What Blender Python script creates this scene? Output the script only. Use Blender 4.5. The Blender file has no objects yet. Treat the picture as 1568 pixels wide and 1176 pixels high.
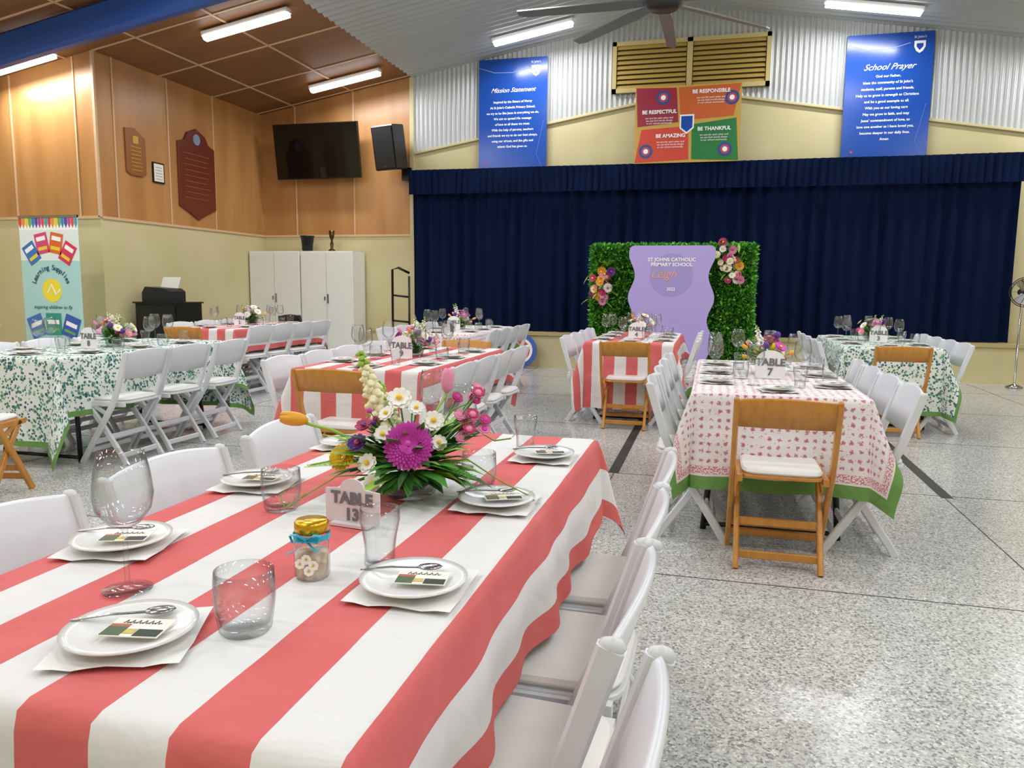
import bpy, math, random
from mathutils import Vector, Matrix, Euler
random.seed(7)
pi=math.pi
def hx(h,a=1.0):
    h=h.lstrip('#'); o=[]
    for i in (0,2,4):
        c=int(h[i:i+2],16)/255; o.append(c/12.92 if c<=.04045 else ((c+.055)/1.055)**2.4)
    return (o[0],o[1],o[2],a)
# ---------------- materials
MATS={}
def mat(name,col,rough=.5,metal=0,**k):
    if name in MATS: return MATS[name]
    m=bpy.data.materials.new(name); m.use_nodes=True
    b=m.node_tree.nodes['Principled BSDF']
    c=hx(col) if isinstance(col,str) else col
    b.inputs['Base Color'].default_value=c; b.inputs['Roughness'].default_value=rough; b.inputs['Metallic'].default_value=metal
    m.diffuse_color=c
    if 'emit' in k:
        b.inputs['Emission Color'].default_value=hx(k.get('ecol','#ffffff')); b.inputs['Emission Strength'].default_value=k['emit']
    if 'spec' in k: b.inputs['Specular IOR Level'].default_value=k['spec']
    if 'noise' in k:
        sc,st,c2=k['noise']; nt=m.node_tree
        tc=nt.nodes.new('ShaderNodeTexCoord'); mp=nt.nodes.new('ShaderNodeMapping'); mp.inputs['Scale'].default_value=st
        nz=nt.nodes.new('ShaderNodeTexNoise'); nz.inputs['Scale'].default_value=sc; nz.inputs['Detail'].default_value=4
        rp=nt.nodes.new('ShaderNodeValToRGB'); rp.color_ramp.elements[0].position=.35; rp.color_ramp.elements[1].position=.65
        rp.color_ramp.elements[0].color=c; rp.color_ramp.elements[1].color=hx(c2)
        nt.links.new(tc.outputs['Object'],mp.inputs[0]); nt.links.new(mp.outputs[0],nz.inputs[0]); nt.links.new(nz.outputs[0],rp.inputs[0]); nt.links.new(rp.outputs[0],b.inputs['Base Color'])
    MATS[name]=m; return m
def N(nt,t,**kw):
    n=nt.nodes.new(t)
    for k,v in kw.items():
        if k.startswith('i_'): n.inputs[int(k[2:])].default_value=v
        else: setattr(n,k,v)
    return n
def mth(nt,op,a,b=None,c=None):
    n=nt.nodes.new('ShaderNodeMath'); n.operation=op
    for i,x in enumerate((a,b,c)):
        if x is None: continue
        if isinstance(x,(int,float)): n.inputs[i].default_value=x
        else: nt.links.new(x,n.inputs[i])
    return n.outputs[0]
def mixc(nt,fac,a,b):
    n=nt.nodes.new('ShaderNodeMix'); n.data_type='RGBA'
    for i,x in ((0,fac),(6,a),(7,b)):
        if isinstance(x,(int,float,tuple)): n.inputs[i].default_value=x
        else: nt.links.new(x,n.inputs[i])
    return n.outputs[2]
def thin_glass(name,tint=(.975,.985,.985,1),edge=(.42,.47,.48,1)):
    # thin clear glass: transparent body, facing-weighted mirror reflection, darker grazing edges
    m=bpy.data.materials.new(name); m.use_nodes=True; nt=m.node_tree
    nt.nodes.remove(nt.nodes['Principled BSDF']); out=nt.nodes['Material Output']
    lw=N(nt,'ShaderNodeLayerWeight'); lw.inputs[0].default_value=.5
    tr=N(nt,'ShaderNodeBsdfTransparent'); gl=N(nt,'ShaderNodeBsdfGlossy'); gl.inputs['Roughness'].default_value=.02
    f=lw.outputs['Facing']
    tc=mixc(nt,mth(nt,'POWER',f,3.2),tint,edge); nt.links.new(tc,tr.inputs[0])
    mx=N(nt,'ShaderNodeMixShader'); fac=mth(nt,'ADD',mth(nt,'MULTIPLY',mth(nt,'POWER',f,3.0),.55),.05)
    nt.links.new(fac,mx.inputs[0]); nt.links.new(tr.outputs[0],mx.inputs[1]); nt.links.new(gl.outputs[0],mx.inputs[2]); nt.links.new(mx.outputs[0],out.inputs[0])
    m.diffuse_color=(.9,.95,1,.3); return m
def cloth_mat(name,kind,W=.8,L=1.8,os=.28,oe=.4):
    m=bpy.data.materials.new(name); m.use_nodes=True; nt=m.node_tree; b=nt.nodes['Principled BSDF']
    b.inputs['Roughness'].default_value=.8; b.inputs['Specular IOR Level'].default_value=.25
    uv=N(nt,'ShaderNodeUVMap'); sp=N(nt,'ShaderNodeSeparateXYZ'); nt.links.new(uv.outputs[0],sp.inputs[0])
    U,V=sp.outputs[0],sp.outputs[1]
    nz=N(nt,'ShaderNodeTexNoise'); nz.inputs['Scale'].default_value=4; nz.inputs['Detail'].default_value=4; nz.inputs['Distortion'].default_value=.8; nt.links.new(uv.outputs[0],nz.inputs[0])
    if kind=='stripe':
        wob=mth(nt,'MULTIPLY',mth(nt,'SUBTRACT',nz.outputs[0],.5),.006)
        a=mth(nt,'ADD',U,wob)
        fr=mth(nt,'FRACT',mth(nt,'DIVIDE',mth(nt,'ADD',a,4.2-W/2-.002),.21))
        s=mth(nt,'LESS_THAN',fr,.5)
        red=mixc(nt,nz.outputs[0],hx('#cb5858'),hx('#dc7876'))
        col=mixc(nt,s,hx('#dfdddc'),red)
    elif kind=='green':
        vo=N(nt,'ShaderNodeTexVoronoi'); vo.inputs['Scale'].default_value=46; nt.links.new(uv.outputs[0],vo.inputs['Vector'])
        n2=N(nt,'ShaderNodeTexNoise'); n2.inputs['Scale'].default_value=14; nt.links.new(uv.outputs[0],n2.inputs[0])
        leaf=mth(nt,'LESS_THAN',vo.outputs['Distance'],mth(nt,'MULTIPLY',n2.outputs[0],.92))
        sc=N(nt,'ShaderNodeSeparateXYZ'); nt.links.new(vo.outputs['Color'],sc.inputs[0])
        g=mixc(nt,mth(nt,'GREATER_THAN',sc.outputs[0],.6),hx('#4a806c'),hx('#3a5a74'))
        g=mixc(nt,mth(nt,'GREATER_THAN',sc.outputs[1],.7),g,hx('#7aa890'))
        col=mixc(nt,leaf,hx('#dfe3dc'),g)
    else:
        vo=N(nt,'ShaderNodeTexVoronoi'); vo.inputs['Scale'].default_value=25; vo.inputs['Randomness'].default_value=.22; nt.links.new(uv.outputs[0],vo.inputs['Vector'])
        n2=N(nt,'ShaderNodeTexNoise'); n2.inputs['Scale'].default_value=120; nt.links.new(uv.outputs[0],n2.inputs[0])
        fl=mth(nt,'LESS_THAN',mth(nt,'ADD',vo.outputs['Distance'],mth(nt,'MULTIPLY',n2.outputs[0],.7)),.6)
        ce=mth(nt,'LESS_THAN',vo.outputs['Distance'],.1)
        v2=N(nt,'ShaderNodeTexVoronoi'); v2.inputs['Scale'].default_value=50; v2.inputs['Randomness'].default_value=.6; nt.links.new(uv.outputs[0],v2.inputs['Vector'])
        col=mixc(nt,mth(nt,'LESS_THAN',v2.outputs['Distance'],.16),hx('#e4dedf'),hx('#b9ad98'))
        col=mixc(nt,fl,col,hx('#c2808f'))
        col=mixc(nt,ce,col,hx('#ac5a70'))
    if kind!='stripe':
        du=mth(nt,'SUBTRACT',W/2+os,mth(nt,'ABSOLUTE',U)); dv=mth(nt,'SUBTRACT',L/2+oe,mth(nt,'ABSOLUTE',V))
        d=mth(nt,'MINIMUM',du,dv)
        if kind=='pink':
            col=mixc(nt,mth(nt,'LESS_THAN',d,.125),col,hx('#e4dad8'))
            col=mixc(nt,mth(nt,'MULTIPLY',mth(nt,'LESS_THAN',mth(nt,'ABSOLUTE',mth(nt,'SUBTRACT',d,.095)),.02),mth(nt,'GREATER_THAN',n2.outputs[0],.5)),col,hx('#c87b8a'))
        col=mixc(nt,mth(nt,'LESS_THAN',d,.065 if kind=='pink' else .04),col,hx('#6b9450'))
    nt.links.new(col,b.inputs['Base Color'])
    bp=N(nt,'ShaderNodeBump'); bp.inputs['Strength'].default_value=.55; bp.inputs['Distance'].default_value=.03
    # pressed fold creases
    cr=mth(nt,'ADD',mth(nt,'MINIMUM',mth(nt,'ABSOLUTE',mth(nt,'SUBTRACT',mth(nt,'FRACT',mth(nt,'ADD',mth(nt,'DIVIDE',V,.46),.3)),.5)),.03),mth(nt,'MINIMUM',mth(nt,'ABSOLUTE',U),.012))
    nt.links.new(mth(nt,'ADD',nz.outputs[0],mth(nt,'MULTIPLY',cr,1.6)),bp.inputs['Height']); nt.links.new(bp.outputs[0],b.inputs['Normal'])
    return m
def terrazzo():
    m=bpy.data.materials.new('terrazzo'); m.use_nodes=True; nt=m.node_tree; b=nt.nodes['Principled BSDF']
    tc=N(nt,'ShaderNodeTexCoord'); vo=N(nt,'ShaderNodeTexVoronoi'); vo.inputs['Scale'].default_value=135; nt.links.new(tc.outputs['Object'],vo.inputs['Vector'])
    sc=N(nt,'ShaderNodeSeparateXYZ'); nt.links.new(vo.outputs['Color'],sc.inputs[0])
    rp=N(nt,'ShaderNodeValToRGB'); rp.color_ramp.interpolation='CONSTANT'; e=rp.color_ramp.elements
    e[0].position=0; e[0].color=hx('#73726f'); e[1].position=.12; e[1].color=hx('#a8a7a3')
    for p,c in ((.34,'#c0bfbb'),(.62,'#cfcecb'),(.86,'#979692'),(.94,'#e6e5e2')):
        x=e.new(p); x.color=hx(c)
    nt.links.new(sc.outputs[0],rp.inputs[0])
    nz=N(nt,'ShaderNodeTexNoise'); nz.inputs['Scale'].default_value=.8; nz.inputs['Detail'].default_value=5; nt.links.new(tc.outputs['Object'],nz.inputs[0])
    col=mixc(nt,mth(nt,'MULTIPLY',nz.outputs[0],.35),rp.outputs[0],hx('#bebdb9'))
    nt.links.new(col,b.inputs['Base Color'])
    nt.links.new(mth(nt,'ADD',mth(nt,'MULTIPLY',nz.outputs[0],.18),.12),b.inputs['Roughness'])
    return m
TERR=terrazzo()
TAN=mat('cream_paint','#d2c79c',.6,noise=(1.2,(1,1,1),'#cabf90'))
PLY=mat('plywood_panel','#b07c48',.33,noise=(1.6,(3,3,.35),'#bf8c54'))
PLYC=mat('plywood_ceiling','#8a5e3a',.5,noise=(1.5,(.4,2.5,2),'#7c5230'))
BATT=mat('timber_batten','#d6b48c',.5)
CORR=mat('zinc_corrugated','#cacdcd',.38,.2)
CORRC=mat('zinc_ceiling','#b3b8ba',.45,.1)
NAVY=mat('navy_velvet','#0b1838',.95,spec=.1)
BLUE=mat('blue_steel','#1f4a96',.4)
BLACK=mat('black_plastic','#0c0c0d',.35)
DARK=mat('dark_line','#2a2826',.6)
WHITE=mat('white_resin','#d8dadf',.3)
PAD=mat('white_vinyl','#e0dedb',.4)
WOOD=mat('varnished_beech','#c68a3e',.32,noise=(6,(6,6,1),'#b97d32'))
CHINA=mat('white_china','#e6e6e5',.15)
PAPER=mat('paper_napkin','#e8e7e4',.8)
STEEL=mat('stainless_steel','#a8a8a8',.2,1)
GLASS=thin_glass('clear_glass')
CARD=mat('cream_card','#ebe7dc',.6)
GREEN=mat('leaf_green','#4a8a30',.5); GREEN2=mat('leaf_dark','#2d5f26',.5); LIME=mat('leaf_lime','#9cc24c',.5)
MAG=mat('petal_magenta','#cf3fb6',.5); PINK=mat('petal_pink','#e995b8',.5); WHT=mat('petal_white','#f6f4ef',.5); YEL=mat('petal_yellow','#f3c71d',.5); ROSE=mat('petal_rose','#c2406f',.5); PUR=mat('petal_purple','#5a2f86',.5); CREAM=mat('petal_cream','#f3eecb',.5); ORG=mat('petal_orange','#e8a62c',.5)
# ---------------- mesh builder
class MB:
    def __init__(s): s.v=[];s.f=[];s.m=[];s.s=[];s.mats=[];s.M=Matrix.Identity(4)
    def add(s,vs,fs,mt,smooth=False):
        if mt not in s.mats: s.mats.append(mt)
        k=s.mats.index(mt); o=len(s.v)
        s.v+= [tuple(s.M@Vector(v)) for v in vs]
        for f in fs: s.f.append([i+o for i in f]); s.m.append(k); s.s.append(smooth)
    def box(s,a,b,mt,M=None):
        x0,y0,z0=a;x1,y1,z1=b
        vs=[(x0,y0,z0),(x1,y0,z0),(x1,y1,z0),(x0,y1,z0),(x0,y0,z1),(x1,y0,z1),(x1,y1,z1),(x0,y1,z1)]
        if M: vs=[M@Vector(v) for v in vs]
        s.add(vs,[(0,3,2,1),(4,5,6,7),(0,1,5,4),(1,2,6,5),(2,3,7,6),(3,0,4,7)],mt)
    def sweep(s,pts,w,d,mt,side=None,smooth=False,rnd=0,caps=True):
        P=[Vector(p) for p in pts]; n=len(P)
        if rnd: sec=[(math.cos(2*pi*i/rnd)*w/2,math.sin(2*pi*i/rnd)*d/2) for i in range(rnd)]
        else:
            c=min(w,d)*.22; a,b=w/2,d/2
            sec=[(a-c,-b),(a,-b+c),(a,b-c),(a-c,b),(-a+c,b),(-a,b-c),(-a,-b+c),(-a+c,-b)]
        K=len(sec); vs=[]
        for i,p in enumerate(P):
            t=(P[min(i+1,n-1)]-P[max(i-1,0)]).normalized()
            sd=Vector(side) if side else (Vector((0,0,1)).cross(t) if abs(t.z)<.95 else Vector((1,0,0)))
            sd=(sd-t*sd.dot(t)).normalized(); up=t.cross(sd)
            k=1
            if isinstance(caps,list): k=caps[i]
            for a,b in sec: vs.append(p+sd*a*k+up*b*k)
        fs=[]
        for i in range(n-1):
            for j in range(K): j2=(j+1)%K; fs.append((i*K+j,i*K+j2,(i+1)*K+j2,(i+1)*K+j))
        fs.append(tuple(range(K))[::-1]); fs.append(tuple((n-1)*K+j for j in range(K)))
        s.add(vs,fs,mt,smooth or bool(rnd))
    def tube(s,pts,r,mt,n=8,taper=None): s.sweep(pts,2*r,2*r,mt,rnd=n,caps=taper if taper else True)
    def lathe(s,prof,mt,n=24,c=(0,0,0),smooth=True):
        vs=[];fs=[];K=len(prof)
        for j in range(n):
            a=2*pi*j/n
            for r,z in prof: vs.append((c[0]+r*math.cos(a),c[1]+r*math.sin(a),c[2]+z))
        for j in range(n):
            j2=(j+1)%n
            for i in range(K-1): fs.append((j*K+i,j2*K+i,j2*K+i+1,j*K+i+1))
        s.add(vs,fs,mt,smooth)
    def ell(s,c,r,mt,n=10,m=6,M=None):
        vs=[];fs=[]
        for i in range(m+1):
            th=pi*i/m
            for j in range(n):
                a=2*pi*j/n; p=Vector((r[0]*math.sin(th)*math.cos(a),r[1]*math.sin(th)*math.sin(a),r[2]*math.cos(th)))
                if M: p=M@p
                vs.append(p+Vector(c))
        for i in range(m):
            for j in range(n): j2=(j+1)%n; fs.append((i*n+j,(i+1)*n+j,(i+1)*n+j2,i*n+j2))
        s.add(vs,fs,mt,True)
    def prism(s,out,h0,h1,mt,M=None,ch=0):
        n=len(out); cx=sum(p[0] for p in out)/n; cy=sum(p[1] for p in out)/n; vs=[]
        if not ch: lv=[(0,h0),(0,h1)]
        else: lv=[(ch,h0),(0,h0+ch),(0,h1-ch),(ch,h1)]
        R=max(math.hypot(p[0]-cx,p[1]-cy) for p in out)
        for ins,z in lv:
            k=1-ins/R
            for p in out: vs.append(Vector((cx+(p[0]-cx)*k,cy+(p[1]-cy)*k,z)))
        if M: vs=[M@v for v in vs]
        fs=[]; Lv=len(lv)
        for i in range(Lv-1):
            for j in range(n): j2=(j+1)%n; fs.append((i*n+j,i*n+j2,(i+1)*n+j2,(i+1)*n+j))
        fs.append(tuple(range(n))[::-1]); fs.append(tuple((Lv-1)*n+j for j in range(n)))
        s.add(vs,fs,mt)
    def mesh(s,name):
        me=bpy.data.meshes.new(name); me.from_pydata(s.v,[],s.f)
        for m in s.mats: me.materials.append(m)
        me.polygons.foreach_set('material_index',s.m); me.polygons.foreach_set('use_smooth',s.s); me.update(); return me
    def obj(s,name,loc=(0,0,0),rz=0): return place(s.mesh(name),name,loc,rz)
def place(me,name,loc=(0,0,0),rz=0,parent=None):
    o=bpy.data.objects.new(name,me); o.location=loc; o.rotation_euler=(0,0,rz) if not isinstance(rz,(tuple,Euler)) else rz
    bpy.context.collection.objects.link(o)
    if parent: o.parent=parent
    return o
def text(body,loc,size,mt,parent,rot=(pi/2,0,0),bold=0,align='CENTER',ext=.0005,shear=0,space=1):
    cu=bpy.data.curves.new('lettering','FONT'); cu.body=body; cu.size=size; cu.align_x=align; cu.align_y='CENTER'; cu.extrude=ext; cu.offset=bold; cu.shear=shear; cu.space_line=space
    cu.materials.append(mt); cu.resolution_u=3
    o=bpy.data.objects.new('lettering',cu); bpy.context.collection.objects.link(o); o.parent=parent; o.location=loc; o.rotation_euler=rot
    return o
def wallM(y): return Matrix(((1,0,0,0),(0,0,-1,y),(0,1,0,0),(0,0,0,1)))
# ---------------- room shell
RX=-.4; ZR=5.34; SL=.17
def cz(x): return ZR-SL*abs(x-RX)
XL,XR,YB,YF=-10.5,6.8,-3.6,12.0; XW=-7.6; XS=-4.83; YW=8.3; ZP=2.08
b=MB(); b.box((XL-.1,YB-.1,-.1),(XR+.1,YF+.2,0),TERR); b.obj('floor')
b=MB()
for x in (-8.6,-6.6,-4.6,-2.6,-.6,1.42,3.4,5.4): b.box((x-.003,YB,0),(x+.003,YF-.4,.001),DARK)
for y in (-2.1,-.3,1.5,3.3,5.1,6.9,8.7,10.5): b.box((XL,y-.003,0),(XR,y+.003,.001),DARK)
b.box((-.64,5.1,0),(-.57,9.5,.0015),DARK); b.box((1.4,5.05,0),(1.47,8.2,.0015),DARK)
b.obj('trim_1')
def gwall(name,x0,x1,y,ztop_fn,z0,mt,th=.1,n=1):
    b=MB(); xs=[x0+(x1-x0)*i/n for i in range(n+1)]
    if x0<RX<x1: xs=sorted(xs+[RX])
    for a,c in zip(xs,xs[1:]):
        vs=[(a,y,z0),(c,y,z0),(c,y+th,z0),(a,y+th,z0),(a,y,ztop_fn(a)),(c,y,ztop_fn(c)),(c,y+th,ztop_fn(c)),(a,y+th,ztop_fn(a))]
        b.add(vs,[(0,3,2,1),(4,5,6,7),(0,1,5,4),(1,2,6,5),(2,3,7,6),(3,0,4,7)],mt)
    return b.obj(name)
b=MB()
def q(vs,mt): b.add(vs,[(0,1,2,3)],mt)
y=YF
q([(XW,y,0),(XS,y,0),(XS,y,ZP),(XW,y,ZP)],TAN)
q([(XW,y,ZP),(XS,y,ZP),(XS,y,cz(XS)),(XW,y,cz(XW))],PLY)
tl=lambda x:4.13-SL*abs(x-RX)
q([(XS,y,0),(RX,y,0),(RX,y,tl(RX)),(XS,y,tl(XS))],TAN); q([(RX,y,0),(XR,y,0),(XR,y,tl(XR)),(RX,y,tl(RX))],TAN)
b.add([(XW,y+.1,0),(XR,y+.1,0),(XR,y+.1,cz(XR)),(RX,y+.1,ZR),(XW,y+.1,cz(XW))],[(0,1,2,3,4)],TAN)
b.obj('wall_front')
b=MB(); vs=[];fs=[]; p=.076; n=int((XR-XS)/p*8)
for i in range(n+1):
    x=XS+(XR-XS)*i/n; yy=y-.025+.015*math.sin(2*pi*x/p)
    vs+=[(x,yy,tl(x)),(x,yy,cz(x))]
for i in range(n): fs.append((2*i,2*i+2,2*i+3,2*i+1))
b.add(vs,fs,CORR,True)
b.sweep([(XS,y-.03,tl(XS)),(RX,y-.03,tl(RX)),(XR,y-.03,tl(XR))],.03,.04,TAN)
b.obj('wall_front_cladding')
b=MB(); b.box((XW-.1,YW+.1,0),(XW,YF,ZP),TAN); b.box((XW-.1,YW+.1,ZP),(XW,YF,cz(XW)-.001),PLY); b.obj('wall_left')
b=MB(); b.box((XL,YW,0),(XW,YW+.1,ZP),TAN)
b.add([(XL,YW,ZP),(XW,YW,ZP),(XW,YW,cz(XW)),(XL,YW,cz(XL)),(XL,YW+.1,ZP),(XW,YW+.1,ZP),(XW,YW+.1,cz(XW)),(XL,YW+.1,cz(XL))],[(0,1,2,3),(4,7,6,5),(0,3,7,4),(1,5,6,2)],PLY)
b.obj('wall_left_return')
b=MB(); b.box((XL-.1,YB,0),(XL,YW+.1,cz(XL)),TAN); b.obj('wall_left_outer')
b=MB(); b.box((XR,YB,0),(XR+.1,YF+.1,cz(XR)),TAN); b.obj('wall_right')
gwall('wall_back',XL,XR,YB-.1,cz,0,TAN)
b=MB()
for yy in (8.6,9.63,10.66): b.box((XW+.001,yy-.012,ZP),(XW+.012,yy+.012,cz(XW)),BATT)
for xx in (-6.95,-5.87): b.box((xx-.012,YF-.012,ZP),(xx+.012,YF-.001,cz(xx)-.01),BATT)
for xx in (-9.9,-8.9,-7.9): b.box((xx-.012,YW-.012,ZP),(xx+.012,YW-.001,cz(xx)-.01),BATT)
b.box((XW-.02,YW-.02,ZP),(XW+.015,YW+.015,cz(XW)-.01),BATT)
b.box((XW+.001,YW+.015,ZP-.02),(XW+.02,YF,ZP+.015),BATT); b.box((XW,YF-.02,ZP-.02),(XS,YF-.001,ZP+.015),BATT); b.box((XL,YW-.02,ZP-.02),(XW,YW-.001,ZP+.015),BATT)
b.box((XS-.03,YF-.05,.0),(XS+.04,YF-.001,cz(XS)-.02),TAN)
b.obj('trim_2')
b=MB()
b.add([(XL,YB,cz(XL)),(XS,YB,cz(XS)),(XS,YF,cz(XS)),(XL,YF,cz(XL))],[(0,3,2,1)],PLYC)
vs=[];fs=[];p=.15;n=int((YF-YB)/p*6)
for i in range(n+1):
    yy=YB+(YF-YB)*i/n; dz=.012*max(-.5,min(.5,math.sin(2*pi*yy/p)))*2
    for x in (XS,RX,XR): vs.append((x,yy,cz(x)+dz-.012))
for i in range(n):
    for k in (0,1): fs.append((3*i+k,3*i+k+3,3*i+k+4,3*i+k+1))
b.add(vs,fs,CORRC)
b.add([(XL,YB,cz(XL)+.15),(RX,YB,ZR+.15),(XR,YB,cz(XR)+.15),(XL,YF+.1,cz(XL)+.15),(RX,YF+.1,ZR+.15),(XR,YF+.1,cz(XR)+.15)],[(0,1,4,3),(1,2,5,4)],CORRC)
b.obj('ceiling')
b=MB()
for xx in (-9.1,-8.0,-6.95,-5.87): b.box((xx-.015,YB,cz(xx)-.012),(xx+.015,YF if xx>XW else YW,cz(xx)),BATT)
for yy in [8.3+1.2*k for k in range(-6,4)]:
    x0=XL if yy<YW else XW
    b.sweep([(x0,yy,cz(x0)-.004),(XS,yy,cz(XS)-.004)],.03,.012,BATT)
b.obj('trim_3')
b=MB()
for y0 in (7.35,1.6):
    b.sweep([(XL,y0,cz(XL)-.2),(RX,y0,ZR-.2),(XR,y0,cz(XR)-.2)],.16,.34,BLUE)
b.obj('roof_beam')
b=MB(); b.box((-5.45,11.7,0),(XR-.02,YF-.06,.5),TAN); b.box((-5.47,11.66,.5),(XR-.02,YF-.06,.55),mat('stage_lip','#b9a878',.5)); b.obj('stage_platform')
def curtain(name,x0,x1,z0,z1,y,amp,pitch,seed,nz):
    rr=random.Random(seed); b=MB(); n=int((x1-x0)/pitch*9); ph=0; P=[]
    for i in range(n+1):
        ph+=2*pi/9*(.75+.5*rr.random() if i%9 else .6+.8*rr.random()); P.append(ph)
    vs=[];fs=[]
    for k in range(nz+1):
        t=k/nz; z=z1+(z0-z1)*t
        for i in range(n+1):
            x=x0+(x1-x0)*i/n
            a=amp*(.75+.35*math.sin(P[i]*.23+1))
            vs.append((x+.01*math.sin(P[i]+t*2),y+a*math.sin(P[i]+.35*math.sin(t*2+P[i]*.1))*(.7+.3*t)+.012*math.sin(3.1*x+4*t),z))
    for k in range(nz):
        for i in range(n): a=k*(n+1)+i; fs.append((a,a+n+1,a+n+2,a+1))
    b.add(vs,fs,NAVY,True); return b.obj(name)
curtain('stage_curtain',-4.78,3.93,.56,2.95,11.86,.06,.2,3,10)
curtain('curtain_pelmet',-4.8,3.95,2.7,3.08,11.72,.022,.1,5,3)
# ---------------- louvre vent
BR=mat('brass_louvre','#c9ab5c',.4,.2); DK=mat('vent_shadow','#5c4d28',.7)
b=MB(); x0,x1,z0,z1=-1.59,.66,4.14,4.87; yy=11.93
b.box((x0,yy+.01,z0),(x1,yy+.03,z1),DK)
for a in ((x0,z0,x1,z0+.06),(x0,z1-.06,x1,z1),(x0,z0,x0+.06,z1),(x1-.06,z0,x1,z1),((x0+x1)/2-.04,z0,(x0+x1)/2+.04,z1)):
    b.box((a[0],yy-.04,a[1]),(a[2],yy+.02,a[3]),mat('vent_frame','#cbba80',.5))
nsl=9
for k in range(nsl):
    z=z0+.085+(z1-z0-.17)*k/(nsl-1)
    for xa,xb in ((x0+.07,(x0+x1)/2-.05),((x0+x1)/2+.05,x1-.07)):
        b.add([(xa,yy-.035,z-.024),(xb,yy-.035,z-.024),(xb,yy-.01,z+.022),(xa,yy-.01,z+.022)],[(0,1,2,3)],BR)
        b.box((xa,yy-.037,z-.029),(xb,yy-.03,z-.023),BR)
b.obj('louvre_vent')
# ---------------- posters
PB=mat('poster_blue','#1c4fae',.2); WT=mat('print_white','#ffffff',.5)
def crest(b,x,z,y,s):
    b.prism([(x-s,z+s),(x-s,z-.1*s),(x-.6*s,z-.9*s),(x,z-1.3*s),(x+.6*s,z-.9*s),(x+s,z-.1*s),(x+s,z+s)],0,.002,WT,wallM(y))
    b.prism([(x-.6*s,z+.5*s),(x-.6*s,z-.1*s),(x,z-.8*s),(x+.6*s,z-.1*s),(x+.6*s,z+.5*s)],0,.003,PB,wallM(y))
for nm,x0,x1,tt,body in (('mission_statement_poster',-3.67,-2.58,'Mission Statement','Inspired by the Sisters of Mercy\nAt St John\'s Catholic Primary School,\nwe try to be like Jesus in everything we do.\nWe aim to spread His message\nof love to all those we meet.\nWith the help of parents, teachers\nand friends we try to do our best always,\nusing our virtues, and the gifts and\ntalents God has given us.'),
      ('school_prayer_poster',1.66,2.76,'School Prayer','God our Father,\nbless the community of St John\'s\nstudents, staff, parents and friends.\nHelp us to grow in strength as Christians\nand be a good example to all.\nWith you as our loving care\nMay we grow in faith, and may\nJesus\' commandment of love, to\nlove one another as I have loved you,\nbecome deeper in our daily lives.\nAmen')):
    yy=11.9
    b=MB(); b.box((x0,yy,3.06),(x1,yy+.012,4.74),PB); crest(b,x1-.18,4.55,yy,.07)
    b.sweep([(x0+.01,yy-.002,4.62),(x0+.25,yy-.002,4.54),(x0+.55,yy-.002,4.53),(x1-.3,yy-.002,4.6)],.008,.003,mat('pale_blue','#9fb8e6',.4),side=(0,0,1))
    b.sweep([(x1-.06,yy-.002,3.08),(x1-.16,yy-.002,3.3),(x1-.05,yy-.002,3.8)],.008,.003,mat('mid_blue','#4d7bd0',.4),side=(1,0,0))
    b.box((x0+.12,yy-.002,3.16),(x0+.15,yy,3.19),mat('tiny_red','#d05050',.5)); 
    o=b.obj(nm); cx=(x0+x1)/2
    text('St John\'s',(x1-.18,yy-.003,4.67),.045,WT,o)
    text(tt,(cx,yy-.003,4.27 if x0<0 else 4.3),.095 if x0<0 else .115,WT,o,shear=.5,bold=.0005)
    text(body,(cx,yy-.003,3.76),.048,WT,o,space=1.75,bold=.0008)
b=MB(); x0,x1,z0,z1=-1.21,.28,3.07,4.15; yy=11.68
b.box((x0,yy,z0),(x1,yy+.01,z1),mat('poster_gold','#c9a24a',.4))
cx=(x0+x1)/2;cc=(z0+z1)/2; MM=wallM(yy)
b.prism([(x0+.01,z1-.01),(x0+.04,cc-.02),(cx-.12,cc+.03),(cx-.16,z1-.03)],0,.002,mat('crimson','#98203a',.4),MM)
b.prism([(cx-.13,z1-.03),(cx-.09,cc+.05),(x1-.1,cc+.09),(x1-.01,z1-.01)],0,.002,mat('orange_panel','#c9602a',.4),MM)
b.prism([(x0+.01,z0+.01),(x0+.1,cc-.06),(cx+.02,cc-.03),(cx+.04,z0+.04)],0,.002,mat('red_orange','#cf4530',.4),MM)
b.prism([(cx+.08,z0+.04),(cx+.07,cc-.01),(x1-.06,cc+.06),(x1-.01,z0+.01)],0,.002,mat('green_panel','#1f7a3c',.4),MM)
b.prism([(cx-.1,cc+.13),(cx-.1,cc-.06),(cx,cc-.14),(cx+.1,cc-.06),(cx+.1,cc+.13)],0,.004,WT,MM)
b.prism([(cx-.08,cc+.11),(cx-.08,cc-.05),(cx,cc-.115),(cx+.08,cc-.05),(cx+.08,cc+.11)],0,.006,PB,MM)
def disc(b,x,z,r,h,m,M): b.prism([(x+r*math.cos(2*pi*i/24),z+r*math.sin(2*pi*i/24)) for i in range(24)],0,h,m,M)
for ex,ez in ((x0+.4,z1-.16),(x1-.13,z1-.2),(x0+.17,z0+.17),(x1-.2,z0+.17)):
    disc(b,ex,ez,.1,.004,mat('badge_blue','#2f4a8f',.4),MM); disc(b,ex,ez,.065,.005,mat('badge_red','#b8485a',.4),MM); disc(b,ex,ez,.035,.006,WT,MM)
o=b.obj('values_poster')
for t,px,pz in (('BE RESPECTFUL',x0+.35,z1-.36),('BE RESPONSIBLE',x1-.42,z1-.1),('BE AMAZING',x0+.52,z0+.38),('BE THANKFUL',x1-.36,cc-.08)):
    text(t,(px,yy-.008,pz),.072,WT,o,bold=.002)
    text('we care for each other and\nwe use kind words always\nin our school community',(px,yy-.008,pz-.12),.036,WT,o)
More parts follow.
